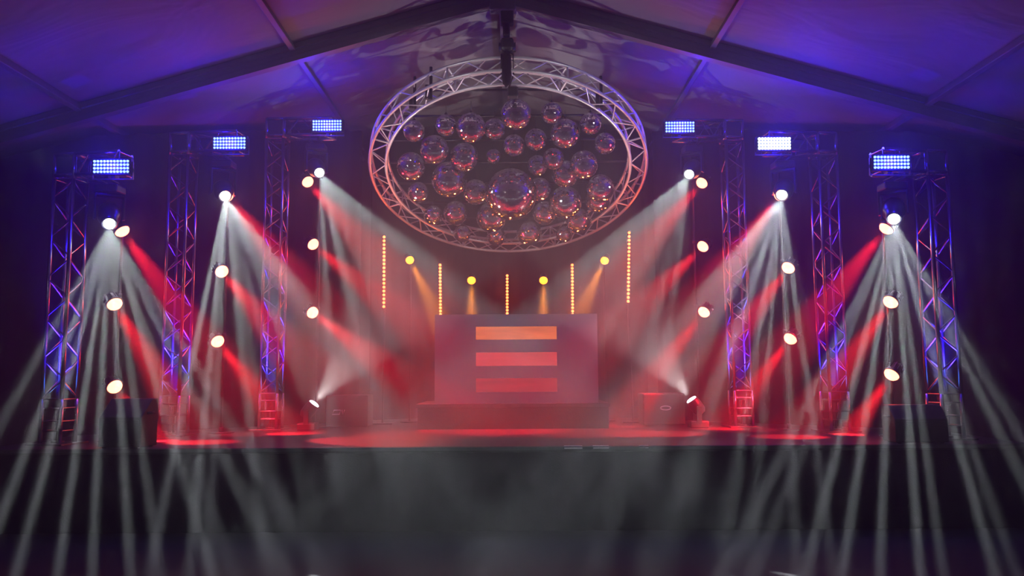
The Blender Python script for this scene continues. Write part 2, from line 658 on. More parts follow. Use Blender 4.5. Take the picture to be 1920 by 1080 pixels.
# ------------------------------------------------------------------ truss towers
def square_truss(root, p0, p1, ex, ey, half, chord_r, brace_r, pitch, phase=0, names=('chord', 'brace')):
    """four chords and zig-zag braces between p0 and p1; ex, ey are the side directions"""
    p0, p1 = Vector(p0), Vector(p1)
    ex, ey = Vector(ex).normalized(), Vector(ey).normalized()
    a = (p1 - p0).normalized()
    L = (p1 - p0).length
    cs = [ex * half * sx + ey * half * sy for sx, sy in ((-1, -1), (1, -1), (1, 1), (-1, 1))]
    for cc in cs:
        mb = MB(); mb.cyl(p0 + cc, p1 + cc, chord_r, n=12); mb.build(names[0], M_ALU, root)
    n = max(2, round(L / pitch))
    for f in range(4):
        A, B = cs[f], cs[(f + 1) % 4]
        if (f + phase) % 2:
            A, B = B, A
        for i in range(n):
            h0, h1 = L * i / n, L * (i + 1) / n
            q0, q1 = (A, B) if i % 2 == 0 else (B, A)
            mb = MB(); mb.cyl(p0 + q0 + a * (h0 + 0.02), p0 + q1 + a * (h1 - 0.02), brace_r, n=8, caps=False)
            mb.build(names[1], M_ALU, root)
    for h in (0.0, L):
        for f in range(4):
            mb = MB(); mb.cyl(p0 + cs[f] + a * h, p0 + cs[(f + 1) % 4] + a * h, brace_r, n=8, caps=False)
            mb.build('end_bar', M_ALU, root)


TOW = [  # name words, px of the axis at y=500, px/py of the top, depth, lens px/py, strobe px/py, yaw
    ('outermost', 'left', 125, 314, 9.4, (205, 420), (208, 312), -9),
    ('middle', 'left', 337, 272, 10.6, (422, 368), (430, 268), -6),
    ('innermost', 'left', 515, 243, 11.6, (599, 324), (613, 235), -3),
    ('innermost', 'right', 1380, 246, 11.6, (1292, 327), (1275, 238), 3),
    ('middle', 'right', 1553, 272, 10.6, (1466, 366), (1452, 269), 6),
    ('outermost', 'right', 1755, 308, 9.4, (1676, 411), (1672, 304), 9),
]
AIM = {  # image point and depth the moving heads point at
    ('outermost', 'left'): (229, 1150, 6.0), ('middle', 'left'): (745, 1260, 5.0), ('innermost', 'left'): (1320, 1370, 5.0),
    ('outermost', 'right'): (1707, 1150, 6.0), ('middle', 'right'): (1148, 1260, 5.0), ('innermost', 'right'): (580, 1370, 5.0)}
GAIN = {'outermost': 0.68, 'middle': 0.95, 'innermost': 0.66}
HALF = {'outermost': 0.30, 'middle': 0.21, 'innermost': 0.26}   # sideways spread of each fan
PARS = {  # lens px, target px (on the deck)
    ('outermost', 'left'): [(229, 433, 500, 812), (215, 570, 375, 829), (215, 725, 300, 827)],
    ('middle', 'left'): [(426, 367, 790, 815), (416, 509, 690, 826), (408, 640, 545, 813)],
    ('innermost', 'left'): [(577, 341, 1000, 810), (587, 458, 1010, 806), (586, 586, 880, 808)],
    ('outermost', 'right'): [(1662, 428, 1360, 804), (1670, 566, 1490, 819), (1672, 702, 1594, 815)],
    ('middle', 'right'): [(1463, 366, 1130, 812), (1478, 502, 1240, 813), (1482, 635, 1355, 804)],
    ('innermost', 'right'): [(1316, 343, 900, 808), (1318, 462, 960, 807), (1320, 585, 1155, 799)],
}
POLE = {('outermost', 'left'): 222, ('middle', 'left'): 421, ('innermost', 'left'): 596,
        ('outermost', 'right'): 1665, ('middle', 'right'): 1471, ('innermost', 'right'): 1306}
ORD = ('topmost', 'middle', 'lowest')

for ti, (word, side, ax, ty, d, lens, stro, yaw) in enumerate(TOW):
    s = 1 if side == 'left' else -1          # towards the centre
    key = (word, side)
    wl = '%s on the %s side' % (word, side)
    base = P(ax, 500, d); base.z = STAGE_Z
    ztop = P(ax, ty, d).z
    y = math.radians(yaw)
    ex, ey = Vector((math.cos(y), math.sin(y), 0)), Vector((-math.sin(y), math.cos(y), 0))
    H = 0.125
    tw = thing('truss_tower', base, 'blue lit aluminium truss tower, %s of the stage' % wl, 'truss tower', 'truss towers along the stage')
    mb = MB(); mb.box(base + Vector((0, 0, 0.01)), (0.46, 0.46, 0.02), ex, ey, bev=0.003); mb.build('base_plate', M_STEEL, tw)
    zb = STAGE_Z + 0.52
    # base frame below the lit part
    cs = [ex * H * sx + ey * H * sy for sx, sy in ((-1, -1), (1, -1), (1, 1), (-1, 1))]
    for f in range(4):
        for zz in (STAGE_Z + 0.16, STAGE_Z + 0.27, STAGE_Z + 0.42):
            mb = MB(); mb.cyl(base + cs[f] + Vector((0, 0, zz - STAGE_Z)), base + cs[(f + 1) % 4] + Vector((0, 0, zz - STAGE_Z)), 0.009, n=8, caps=False)
            mb.build('rung', M_ALU, tw)
    for cc in cs:
        mb = MB(); mb.cyl(base + cc + Vector((0, 0, 0.02)), base + cc + Vector((0, 0, zb - STAGE_Z)), 0.024, n=12); mb.build('base_leg', M_ALU, tw)
    top = Vector((base.x, base.y, ztop - 0.17))
    square_truss(tw, Vector((base.x, base.y, zb)), top, ex, ey, H, 0.024, 0.010, 0.235, ti % 2)
    # corner block and short arm towards the centre
    hub = Vector((base.x, base.y, ztop))
    for sz in (-1, 1):
        for f in range(4):
            mb = MB(); mb.cyl(hub + cs[f] + Vector((0, 0, sz * H)), hub + cs[(f + 1) % 4] + Vector((0, 0, sz * H)), 0.024, n=10); mb.build('corner_bar', M_ALU, tw)
    for cc in cs:
        mb = MB(); mb.cyl(hub + cc + Vector((0, 0, -0.17)), hub + cc + Vector((0, 0, H)), 0.024, n=10); mb.build('corner_post', M_ALU, tw)
    mb = MB(); mb.box(hub + ey * (-H) + ex * 0 + Vector((0, 0, 0)), (0.20, 0.006, 0.20), ex, ey); mb.build('corner_plate', M_STEEL, tw)
    lz = P(lens[0], lens[1], d)
    armL = abs(lz.x - base.x) + 0.22
    a0 = hub + ex * (s * 0.15)
    a1 = hub + ex * (s * armL)
    square_truss(tw, a0, a1, ey, Vector((0, 0, 1)), H, 0.024, 0.010, 0.2, ti % 2, ('arm_chord', 'arm_brace'))

    # blue uplight standing in the tower
    ub = Vector((base.x, base.y, STAGE_Z + 0.02))
    up = thing('uplight', ub, 'small blue uplight inside the foot of the tower %s' % wl, 'stage light', 'uplights inside the towers')
    mb = MB(); mb.cyl(ub, ub + Vector((0, 0, 0.02)), 0.07, n=20); mb.cyl(ub + Vector((0, 0, 0.02)), ub + Vector((0, 0, 0.36)), 0.018); mb.build('stand', M_BLACK, up)
    mb = MB(); mb.lathe(ub + Vector((0, 0, 0.36)), (0, 0, 1), [(0.0, 0), (0.06, 0.0), (0.075, 0.03), (0.078, 0.13), (0.07, 0.13), (0.07, 0.11)], 20); mb.build('housing', M_BLACK, up)
    mb = MB(); mb.lathe(ub + Vector((0, 0, 0.47)), (0, 0, 1), [(0.07, 0), (0.05, 0.012), (0.0, 0.018)], 20); mb.build('lens', M_LED_UP, up, 'glowing blue lens')
    spot('uplight_lamp', ub + Vector((0, 0, 0.52)), ub + Vector((0, 0, 3)), W_UPLIGHT, C_BLUE, math.radians(24), 0.7, 0.05, up)

    # strobe panel in front of the arm
    sd = base.y + (P(stro[0], stro[1], d).x - base.x) * math.tan(y) - 0.26
    sc = P(stro[0], stro[1], sd)
    sw = {'outermost': 70, 'middle': 63, 'innermost': 57}[word] / FPX * sd
    sh = sw * 0.385
    hot = key == ('middle', 'right')
    strobe = thing('strobe_panel', sc, 'blue LED strobe panel on the tower arm, %s%s' % (wl, ', glaring brightest' if hot else ''), 'strobe light', 'blue strobe panels on the tower arms')
    fwd = Vector((0, -math.cos(0.07), -math.sin(0.07))); upv = Vector((0, -math.sin(0.07), math.cos(0.07)))
    if True:
        yx = Vector((1, 0, 0.0)).normalized()
    mb = MB(); mb.box(sc - fwd * 0.045, (sw + 0.03, 0.07, sh + 0.03), yx, fwd, upv, bev=0.006)
    for i in range(7):
        mb.box(sc - fwd * 0.087 + yx * (sw * (i - 3) / 7.5), (0.012, 0.016, sh), yx, fwd, upv)
    mb.build('housing', M_BLACK, strobe)
    mb = MB(); mb.box(sc - fwd * 0.008, (sw, 0.006, sh), yx, fwd, upv); mb.build('reflector', M_STROBE_FACE, strobe)
    mb = MB()
    for q in (-1, 1):
        mb.box(sc - fwd * 0.05 + yx * q * (sw / 2 + 0.022), (0.008, 0.03, 0.12), yx, fwd, upv)
    mb.box(sc - fwd * 0.05 + upv * (-0.06 - sh / 2), (sw + 0.05, 0.03, 0.008), yx, fwd, upv)
    mb.box(sc - fwd * 0.05 + yx * (sw / 2 + 0.022) + upv * (-sh / 2 - 0.0), (0.008, 0.03, 0.13), yx, fwd, upv)
    mb.box(sc - fwd * 0.05 + yx * (-sw / 2 - 0.022) + upv * (-sh / 2 - 0.0), (0.008, 0.03, 0.13), yx, fwd, upv)
    mb.build('bracket', M_STEEL, strobe)
    mb = MB(); mb.box(sc - fwd * 0.10 + upv * (-sh / 2 - 0.02), (0.05, 0.11, 0.05), yx, fwd, upv, bev=0.006); mb.build('clamp', M_BLACK, strobe)
    led_me = None
    for r in range(4):
        for q in range(11):
            pos = sc + yx * (sw * ((q + 0.5) / 11 - 0.5)) + upv * (sh * ((r + 0.5) / 4 - 0.5))
            if led_me is None:
                lm = MB(); lm.lathe((0, 0, 0), fwd, [(sw / 11 * (0.40 if not hot else 0.5), -0.005), (sw / 11 * (0.36 if not hot else 0.48), 0.004), (0.0, 0.009)], 10)
                led_me = lm.mesh('led', M_LED_BLUE_HOT if hot else M_LED_BLUE)
            lo = bpy.data.objects.new('led', led_me)
            lo.location = pos - sc
            lo.parent = strobe
            COL.objects.link(lo)
    point('strobe_glow', sc + fwd * 0.09, W_STROBE_HALO * (2.2 if hot else 1.0), C_BLUE, 0.07, strobe)
    spot('strobe_lamp', sc + fwd * 0.05, sc + fwd * 2 - upv * 0.95, W_STROBE * (1.5 if hot else 1.0), C_BLUE, math.radians(50), 0.5, 0.08, strobe)

    # moving head hung under the arm
    ap = AIM[key]
    tgt = P(*ap)
    dirv = (tgt - lz).normalized()
    piv = lz - dirv * 0.20
    zc = ztop - H - 0.03
    army = base.y + (piv.x - base.x) * math.tan(y)
    bc = Vector((piv.x, piv.y, zc - 0.09))
    hd = thing('moving_head', Vector((piv.x, piv.y, zc)), 'moving head throwing white beams under the tower arm, %s' % wl, 'moving head light', 'white moving heads under the arms')
    mb = MB(); mb.box(bc, (0.28, 0.24, 0.10), bev=0.02); mb.build('base', M_MOVER, hd)
    mb = MB()
    for q in (-0.07, 0.07):
        mb.box((piv.x + q, army, ztop - H - 0.012), (0.04, 0.09, 0.05), bev=0.006)
        mb.box((piv.x + q, (army + piv.y) / 2, ztop - H - 0.036), (0.04, abs(army - piv.y) + 0.06, 0.012))
    mb.build('clamp', M_BLACK, hd)
    lat = dirv.cross(Vector((0, 0, 1))).normalized()
    mb = MB()
    ytop = Vector((piv.x, piv.y, zc - 0.16))
    mb.box(ytop, (0.34, 0.10, 0.04), lat, lat.cross(Vector((0, 0, 1))), bev=0.01)
    for q in (-1, 1):
        e = piv + lat * q * 0.155
        t0 = ytop + lat * q * 0.155
        mb.box((e + t0) / 2 - Vector((0, 0, 0.025)), (0.03, 0.10, (t0 - e).length + 0.07), lat, lat.cross(Vector((0, 0, 1))), bev=0.008)
    mb.build('yoke', M_MOVER, hd)
    mb = MB(); mb.lathe(piv, dirv, [(0.0, -0.175), (0.05, -0.170), (0.095, -0.145), (0.125, -0.10), (0.135, -0.04), (0.132, 0.04), (0.115, 0.09), (0.095, 0.13), (0.092, 0.19), (0.080, 0.20), (0.076, 0.185)], 28)
    head = mb.build('head', M_MOVER, hd)
    mb = MB()
    mb.lathe(piv + dirv * 0.186, dirv, [(0.066, 0.0), (0.064, 0.018), (0.054, 0.040), (0.036, 0.056), (0.016, 0.063), (0.0, 0.064)], 24)
    mb.build('lens', M_LENS_WHITE, head, 'white glowing lens')
    spot('moving_head_lamp', lz + dirv * 0.06, lz + dirv * 3, W_MOVER * GAIN[word], C_WHITE, math.atan(math.hypot(HALF[word], 0.055)), 0.02, 0.03, hd, gobo=(ti + 1.3, 11, HALF[word], 0.04, 0.30, 14.0))

    # pole with three red par lights
    pd = d + 0.42
    px = POLE[key]
    pb = P(px, 600, pd); pb.z = STAGE_Z
    pole = thing('light_pole', pb, 'thin black pole with three red lights under the tower arm, %s' % wl, 'pole', 'poles carrying the red lights')
    mb = MB(); mb.cyl(pb + Vector((0, 0, 0.012)), Vector((pb.x, pb.y, ztop - H - 0.02)), 0.017, n=12); mb.build('tube', M_BLACK, pole)
    mb = MB(); mb.cyl(pb, pb + Vector((0, 0, 0.014)), 0.17, n=28); mb.cyl(pb + Vector((0, 0, 0.014)), pb + Vector((0, 0, 0.08)), 0.03, n=16); mb.build('base_plate', M_BLACK, pole)
    for pi_, (lx, ly, gx, gy) in enumerate(PARS[key]):
        lp = P(lx, ly, pd - 0.13)
        tg = G(gx, gy, STAGE_Z)
        beam = (tg - lp).normalized()
        dv = (beam + (CAM - lp).normalized() * (0.9 if pi_ == 2 else 0.6)).normalized()   # the wide lens faces between the floor and the hall
        par = thing('par_light', lp, '%s red par light on the pole under the tower arm, %s' % (ORD[pi_], wl), 'par light', 'red par lights on the poles')
        back = lp - dv * 0.0
        mb = MB(); mb.lathe(lp, dv, [(0.0, -0.16), (0.055, -0.155), (0.075, -0.12), (0.082, -0.05), (0.098, -0.02), (0.100, 0.0), (0.090, 0.002), (0.088, -0.01)], 24)
        for q in range(12):
            a_, u_, v_ = basis(dv)
            t = q * PI / 6
            rdir = u_ * math.cos(t) + v_ * math.sin(t)
            mb.box(lp - dv * 0.10 + rdir * 0.084, (0.02, 0.09, 0.005), rdir, dv, rdir.cross(dv))
        can = mb.build('can', M_MOVER, par)
        mb = MB(); mb.lathe(lp - dv * 0.008, dv, [(0.088, 0.0), (0.085, 0.022), (0.070, 0.045), (0.045, 0.060), (0.02, 0.066), (0.0, 0.067)], 24)
        mb.build('lens', M_LENS_RED, can, 'glowing red and yellow lens')
        mid = lp - dv * 0.05
        lat = dv.cross(Vector((0, 0, 1))).normalized()
        mb = MB()
        upp = lat.cross(dv).normalized()
        for q in (-1, 1):
            mb.box(mid + lat * q * 0.105 + upp * (0.0), (0.008, 0.03, 0.05), lat, dv, upp)
        q0 = mid - dv * 0.13
        for q in (-1, 1):
            mb.cyl(mid + lat * q * 0.105, q0 + lat * q * 0.06, 0.006, n=6)
        mb.cyl(q0 - lat * 0.06, q0 + lat * 0.06, 0.006, n=6)
        mb.build('yoke', M_BLACK, par)
        cl = Vector((pb.x, pb.y, q0.z))
        mb = MB(); mb.cyl(q0, cl, 0.010, n=8); mb.cyl(cl - Vector((0, 0, 0.025)), cl + Vector((0, 0, 0.025)), 0.028, n=14); mb.build('clamp', M_BLACK, par)
        point('par_glow', lp + dv * 0.09, W_PAR_GLOW, C_RED, 0.06, par)
        spot('par_lamp', lp + dv * 0.07 + beam * 0.03, tg, W_PAR, C_RED, math.radians(11.5), 0.35, 0.05, par)

# ------------------------------------------------------------------ pixel bars and amber lights behind the booth
BARS = [(720, 442, 577, 12.7, 'tall orange pixel bar left of the booth, first from the left'),
        (825, 495, 610, 13.3, 'orange pixel bar rising behind the left end of the booth'),
        (951, 515, 625, 13.6, 'orange pixel bar rising behind the middle of the booth'),
        (1073, 495, 610, 13.3, 'orange pixel bar rising behind the right end of the booth'),
        (1180, 434, 567, 12.7, 'tall orange pixel bar right of the booth, last on the right')]
for bi, (px, y0, y1, d, lab) in enumerate(BARS):
    a, b = P(px, y0, d), P(px + (-0.5, 1, 0, 1, -2)[bi], y1, d)
    foot = Vector((a.x, d + 0.05, STAGE_Z))
    bar = thing('pixel_bar', foot, lab, 'light bar', 'orange pixel bars behind the booth')
    ax_ = (a - b).normalized(); L = (a - b).length
    yy = ax_.cross(Vector((1, 0, 0))).normalized()
    ctr = (a + b) / 2
    mb = MB(); mb.box(ctr + Vector((0, 0.035, 0)), (0.06, 0.05, L + 0.05), Vector((1, 0, 0)), Vector((0, 1, 0)), ax_, bev=0.006); mb.build('housing', M_BLACK, bar)
    mb = MB(); mb.cyl(foot + Vector((0, 0, 0.02)), Vector((b.x, foot.y + 0.02, b.z + 0.2)), 0.016)
    mb.build('stand_pole', M_BLACK, bar)
    mb = MB(); mb.box(foot + Vector((0, 0, 0.01)), (0.36, 0.36, 0.02), bev=0.004); mb.build('base_plate', M_BLACK, bar)
    n = 19
    lm = MB(); lm.lathe((0, 0, 0), (0, -1, 0), [(0.022, -0.006), (0.019, 0.006), (0.0, 0.014)], 12)
    me = lm.mesh('led', M_LED_BAR)
    for i in range(n):
        lo = bpy.data.objects.new('led', me)
        lo.location = a + (b - a) * (i + 0.3) / (n - 0.4) - foot + Vector((0, 0.004, 0))
        lo.parent = bar
        COL.objects.link(lo)
    l = bpy.data.lights.new('bar_glow', 'AREA'); l.shape = 'RECTANGLE'; l.size = 0.04; l.size_y = L; l.energy = W_BAR; l.color = C_BAR
    lo = bpy.data.objects.new('bar_glow', l)
    lo.rotation_euler = Vector((0, -1, 0)).to_track_quat('-Z', 'Z').to_euler()
    lo.location = ctr + Vector((0, -0.02, 0)); COL.objects.link(lo); lamp_parent(lo, bar)

AMB = [(768, 487, 845, 640, 13.0, 'amber spotlight between the two left orange pixel bars'),
       (884, 525, 884, 660, 13.0, 'amber spotlight left of the middle pixel bar'),
       (1019, 525, 1019, 660, 13.0, 'amber spotlight right of the middle pixel bar'),
       (1134, 488, 1062, 640, 13.0, 'amber spotlight between the two right orange pixel bars')]
for px, py, gx, gy, d, lab in AMB:
    lp = P(px, py, d); tg = P(gx, gy, d - 0.45)
    beam = (tg - lp).normalized()
    dv = (beam + (CAM - lp).normalized() * 0.8).normalized()
    foot = Vector((lp.x, d + 0.14, STAGE_Z))
    am = thing('amber_spotlight', foot, lab, 'spotlight', 'amber spotlights behind the booth')
    mb = MB(); mb.lathe(lp, dv, [(0.0, -0.15), (0.045, -0.145), (0.058, -0.11), (0.062, -0.03), (0.075, 0.0), (0.068, 0.002), (0.066, -0.006)], 20); can = mb.build('can', M_MOVER, am)
    mb = MB(); mb.lathe(lp - dv * 0.006, dv, [(0.066, 0.0), (0.066, 0.03), (0.055, 0.052), (0.03, 0.066), (0.0, 0.072)], 20); mb.build('lens', M_LENS_AMBER, can, 'glowing amber lens')
    mb = MB(); mb.cyl(foot + Vector((0, 0, 0.02)), Vector((foot.x, foot.y, lp.z + 0.05)), 0.015); mb.cyl(Vector((foot.x, foot.y, lp.z + 0.05)), lp - dv * 0.10, 0.01); mb.build('stand_pole', M_BLACK, am)
    mb = MB(); mb.cyl(foot, foot + Vector((0, 0, 0.02)), 0.16, n=24); mb.build('base_plate', M_BLACK, am)
    spot('amber_lamp', lp + dv * 0.07 + beam * 0.04, tg, W_AMBER, C_AMBER, math.radians(11), 0.4, 0.04, am)

# ------------------------------------------------------------------ floor spots and speakers
for px, py, dx, ax_, ay_, lab in ((588.5, 757.5, 1, 945, 300, 'white floor spotlight left of the booth, tipped up towards the mirror balls'),
                                  (1297, 750, -1, 965, 300, 'white floor spotlight right of the booth, tipped up towards the mirror balls')):
    lp = P(px, py, 11.5)
    up = P(ax_, ay_, 11.7)
    dv = (up - lp).normalized()
    foot = Vector((lp.x - dx * 0.08, lp.y, STAGE_Z))
    fs_ = thing('floor_spotlight', foot, lab, 'spotlight', 'floor spotlights lighting the mirror balls')
    mb = MB(); mb.box(foot + Vector((0, 0, 0.05)), (0.26, 0.24, 0.10), bev=0.015); mb.build('base', M_MOVER, fs_)
    piv = lp - dv * 0.13
    mb = MB()
    for q in (-1, 1):
        mb.box(Vector((piv.x, piv.y + q * 0.115, (piv.z + STAGE_Z + 0.1) / 2)), (0.07, 0.02, piv.z - STAGE_Z - 0.06), bev=0.004)
    mb.build('yoke', M_MOVER, fs_)
    mb = MB(); mb.lathe(piv, dv, [(0.0, -0.11), (0.06, -0.10), (0.09, -0.05), (0.095, 0.05), (0.085, 0.11), (0.084, 0.13), (0.074, 0.132), (0.073, 0.125)], 24); fhead = mb.build('head', M_MOVER, fs_)
    mb = MB(); mb.lathe(lp - dv * 0.002, dv, [(0.073, -0.002), (0.072, 0.016), (0.05, 0.026), (0.0, 0.034)], 20); mb.build('lens', M_LENS_WHITE, fhead, 'white glowing lens')
    spot('floor_spot_lamp', lp + dv * 0.045, up, W_FLOORSPOT, (1.0, 0.90, 0.88), math.radians(27), 0.6, 0.03, fs_)


def speaker(root, c, w, dp, h, tilt, yaw):
    """a wedge shaped stage loudspeaker: cabinet, grille, handle, feet"""
    rot = Matrix.Rotation(yaw, 4, 'Z')
    prof = [(-dp / 2, 0), (dp / 2, 0), (dp / 2, h), (-dp / 2 + tilt, h), (-dp / 2, h * 0.62)]
    vs = []
    for sx in (-1, 1):
        for yy, zz in prof:
            vs.append(c + rot @ Vector((sx * w / 2, yy, zz + 0.012)))
    fs = [[0, 1, 2, 3, 4], [9, 8, 7, 6, 5]] + [[i, (i + 1) % 5, 5 + (i + 1) % 5, 5 + i] for i in range(5)]
    mb = MB(); mb.add(vs, fs); o = mb.build('cabinet', M_SPEAKER, root)
    bv = o.modifiers.new('edge', 'BEVEL'); bv.width = 0.012; bv.segments = 2
    ex = rot @ Vector((1, 0, 0)); ey = rot @ Vector((0, 1, 0))
    mb = MB(); mb.box(c + rot @ Vector((0, -dp / 2 - 0.006, h * 0.31 + 0.012)), (w * 0.9, 0.012, h * 0.52), ex, ey, bev=0.004); mb.build('grille', M_GRILLE, root)
    for sx in (-1, 1):
        mb = MB(); mb.cyl(c + rot @ Vector((sx * w * 0.5, -0.05, h * 0.7)) + Vector((0, 0, 0.012)), c + rot @ Vector((sx * w * 0.5, 0.09, h * 0.7)) + Vector((0, 0, 0.012)), 0.014, n=10); mb.build('handle', M_RUBBER, root)
        for sy in (-1, 1):
            mb = MB(); mb.cyl(c + rot @ Vector((sx * w * 0.4, sy * dp * 0.38, 0)), c + rot @ Vector((sx * w * 0.4, sy * dp * 0.38, 0.014)), 0.02, n=10); mb.build('foot', M_RUBBER, root)


c = P(241, 800, 8.98); c.z = STAGE_Z
sp = thing('stage_speaker', c, 'black wedge loudspeaker on the front edge at the left end of the stage', 'loudspeaker', 'black stage speakers')
speaker(sp, c, 0.50, 0.32, 0.52, 0.20, math.radians(-8))
c = P(1715, 800, 8.98); c.z = STAGE_Z
sp = thing('stage_speaker', c, 'black wedge loudspeaker on the front edge at the right end of the stage', 'loudspeaker', 'black stage speakers')
speaker(sp, c, 0.58, 0.32, 0.40, 0.14, math.radians(0))

for k, (px, py, lab) in enumerate(((634, 773, 'black speaker box with a pale badge, left of the booth beside the floor spotlight'),
                                   (1248, 765, 'black speaker box with an oval badge, right of the booth'))):
    fy = 11.9
    bc = P(px, py, fy)
    w, h, dp = 0.62, 0.46, 0.5
    c = Vector((bc.x + (0.12 if k == 0 else -0.02), fy + dp / 2, STAGE_Z))
    sp = thing('monitor_speaker', c, lab, 'loudspeaker', 'speaker boxes beside the booth')
    mb = MB(); mb.box(c + Vector((0, 0.01, h / 2 + 0.012)), (w, dp - 0.02, h), bev=0.014); mb.build('cabinet', M_SPEAKER, sp)
    mb = MB(); mb.box(c + Vector((0, -dp / 2 + 0.012, h / 2 + 0.012)), (w * 0.94, 0.012, h * 0.92), bev=0.004); mb.build('grille', M_GRILLE, sp)
    for sx in (-1, 1):
        mb = MB(); mb.cyl(c + Vector((sx * 0.24, 0, 0)), c + Vector((sx * 0.24, 0, 0.014)), 0.025, n=12); mb.build('foot', M_RUBBER, sp)
    mb = MB()
    b0 = Vector((bc.x, c.y - dp / 2 + 0.0, bc.z))
    if k == 0:
        mb.tube([b0 + Vector(q) for q in ((-0.085, 0, -0.03), (0.02, 0, -0.03), (0.035, 0, 0.03), (-0.06, 0, 0.03))], 0.010, 6, closed=True)
        mb.tube([b0 + Vector(q) for q in ((0.055, 0, 0.035), (0.072, 0, -0.03), (0.095, 0, 0.035))], 0.009, 6)
    else:
        mb.tube([b0 + Vector((0.075 * math.cos(t), 0, 0.028 * math.sin(t))) for t in np.linspace(0, 2 * PI, 25)[:-1]], 0.009, 6, closed=True)
    mb.build('badge', M_BADGE, sp)

# ------------------------------------------------------------------ circular truss with the mirror balls
DC, ZC, RO, TH = 11.921, 4.791 + 0.0, 2.0745, 0.4468
RC = Vector((-0.045, DC, ZC))
E1 = Vector((1, 0, 0)); E2 = Vector((0, math.cos(TH), -math.sin(TH))); EN = E1.cross(E2)
if EN.z < 0:
    EN = -EN
ring = thing('circular_truss', RC, 'silver circular truss tilted towards the hall, hung from the ridge', 'truss')


def rp(t, r, h):
    return RC + E1 * (r * math.cos(t)) + E2 * (r * math.sin(t)) + EN * h


RI = RO - 0.24
for r, h in ((RO, 0.12), (RO, -0.12), (RI, 0.12), (RI, -0.12)):
    mb = MB(); mb.tube([rp(2 * PI * i / 120, r, h) for i in range(120)], 0.024, 10, closed=True); mb.build('chord', M_ALU_RING, ring)
NB = 48
for i in range(NB):
    t0, t1 = 2 * PI * i / NB, 2 * PI * (i + 1) / NB
    flip = i % 2
    tri = [((RO, 0.12), (RO, -0.12)), ((RI, 0.12), (RI, -0.12)), ((RO, -0.12), (RI, -0.12)), ((RO, 0.12), (RI, 0.12))]
    for j, (A, B) in enumerate(tri):
        if j == 3 and i % 2:
            continue
        if (flip + j) % 2:
            A, B = B, A
        if j == 1 and i % 2 == 0 and False:
            continue
        mb = MB(); mb.cyl(rp(t0, *A), rp(t1, *B), 0.010, n=8, caps=False)
        mb.build('brace', M_ALU_RING, ring)
for i in range(8):
    t = 2 * PI * (i + 0.5) / 8
    for A, B in (((RO, 0.12), (RO, -0.12)), ((RI, 0.12), (RI, -0.12)), ((RO, -0.12), (RI, -0.12)), ((RO, 0.12), (RI, 0.12))):
        mb = MB(); mb.cyl(rp(t, *A), rp(t, *B), 0.014, n=8, caps=False); mb.build('coupler_bar', M_ALU_RING, ring)
# black pipes spanning the ring, the balls hang from them
PIPES = [-1.5, -1.0, -0.5, 0.0, 0.5, 1.0, 1.45]
for v in PIPES:
    hl = math.sqrt(RI * RI - v * v)
    mb = MB(); mb.cyl(RC + E1 * (-hl) + E2 * v + EN * 0.12, RC + E1 * hl + E2 * v + EN * 0.12, 0.017, n=10); mb.build('cross_pipe', M_BLACK, ring)


def tiled_ball(R, tile):
    mb = MB()
    rr = random.Random(int(R * 1000))
    nr = max(10, int(PI * R / tile))
    core = R * 0.985
    prof = [(max(0.0005, core * math.sin(PI * i / 24)), -core * math.cos(PI * i / 24)) for i in range(25)]
    mb.lathe((0, 0, 0), (0, 0, 1), prof, 36, 1)
    for i in range(nr):
        ph = PI * (i + 0.5) / nr
        rad = R * math.sin(ph)
        n = max(5, int(2 * PI * rad / tile))
        off = rr.random()
        for k in range(n):
            t = 2 * PI * (k + off) / n
            nrm = Vector((math.sin(ph) * math.cos(t), math.sin(ph) * math.sin(t), math.cos(ph)))
            c = nrm * R
            jn = (nrm + Vector((rr.gauss(0, .014), rr.gauss(0, .014), rr.gauss(0, .014)))).normalized()
            u = Vector((0, 0, 1)).cross(jn)
            u = u.normalized() if u.length > 1e-4 else Vector((1, 0, 0))
            v = jn.cross(u)
            hw = PI * rad / n * 0.93
            hh = PI * R / nr / 2 * 0.93
            mb.add([c - u * hw - v * hh, c + u * hw - v * hh, c + u * hw + v * hh, c - u * hw + v * hh], [[0, 1, 2, 3]], 0)
    me = bpy.data.meshes.new('mirror_ball')
    me.from_pydata(mb.v, [], mb.f)
    me.materials.append(M_MIRROR); me.materials.append(M_GROUT)
    me.polygons.foreach_set('material_index', mb.m)
    me.polygons.foreach_set('use_smooth', mb.s)
    me.update()
    return me


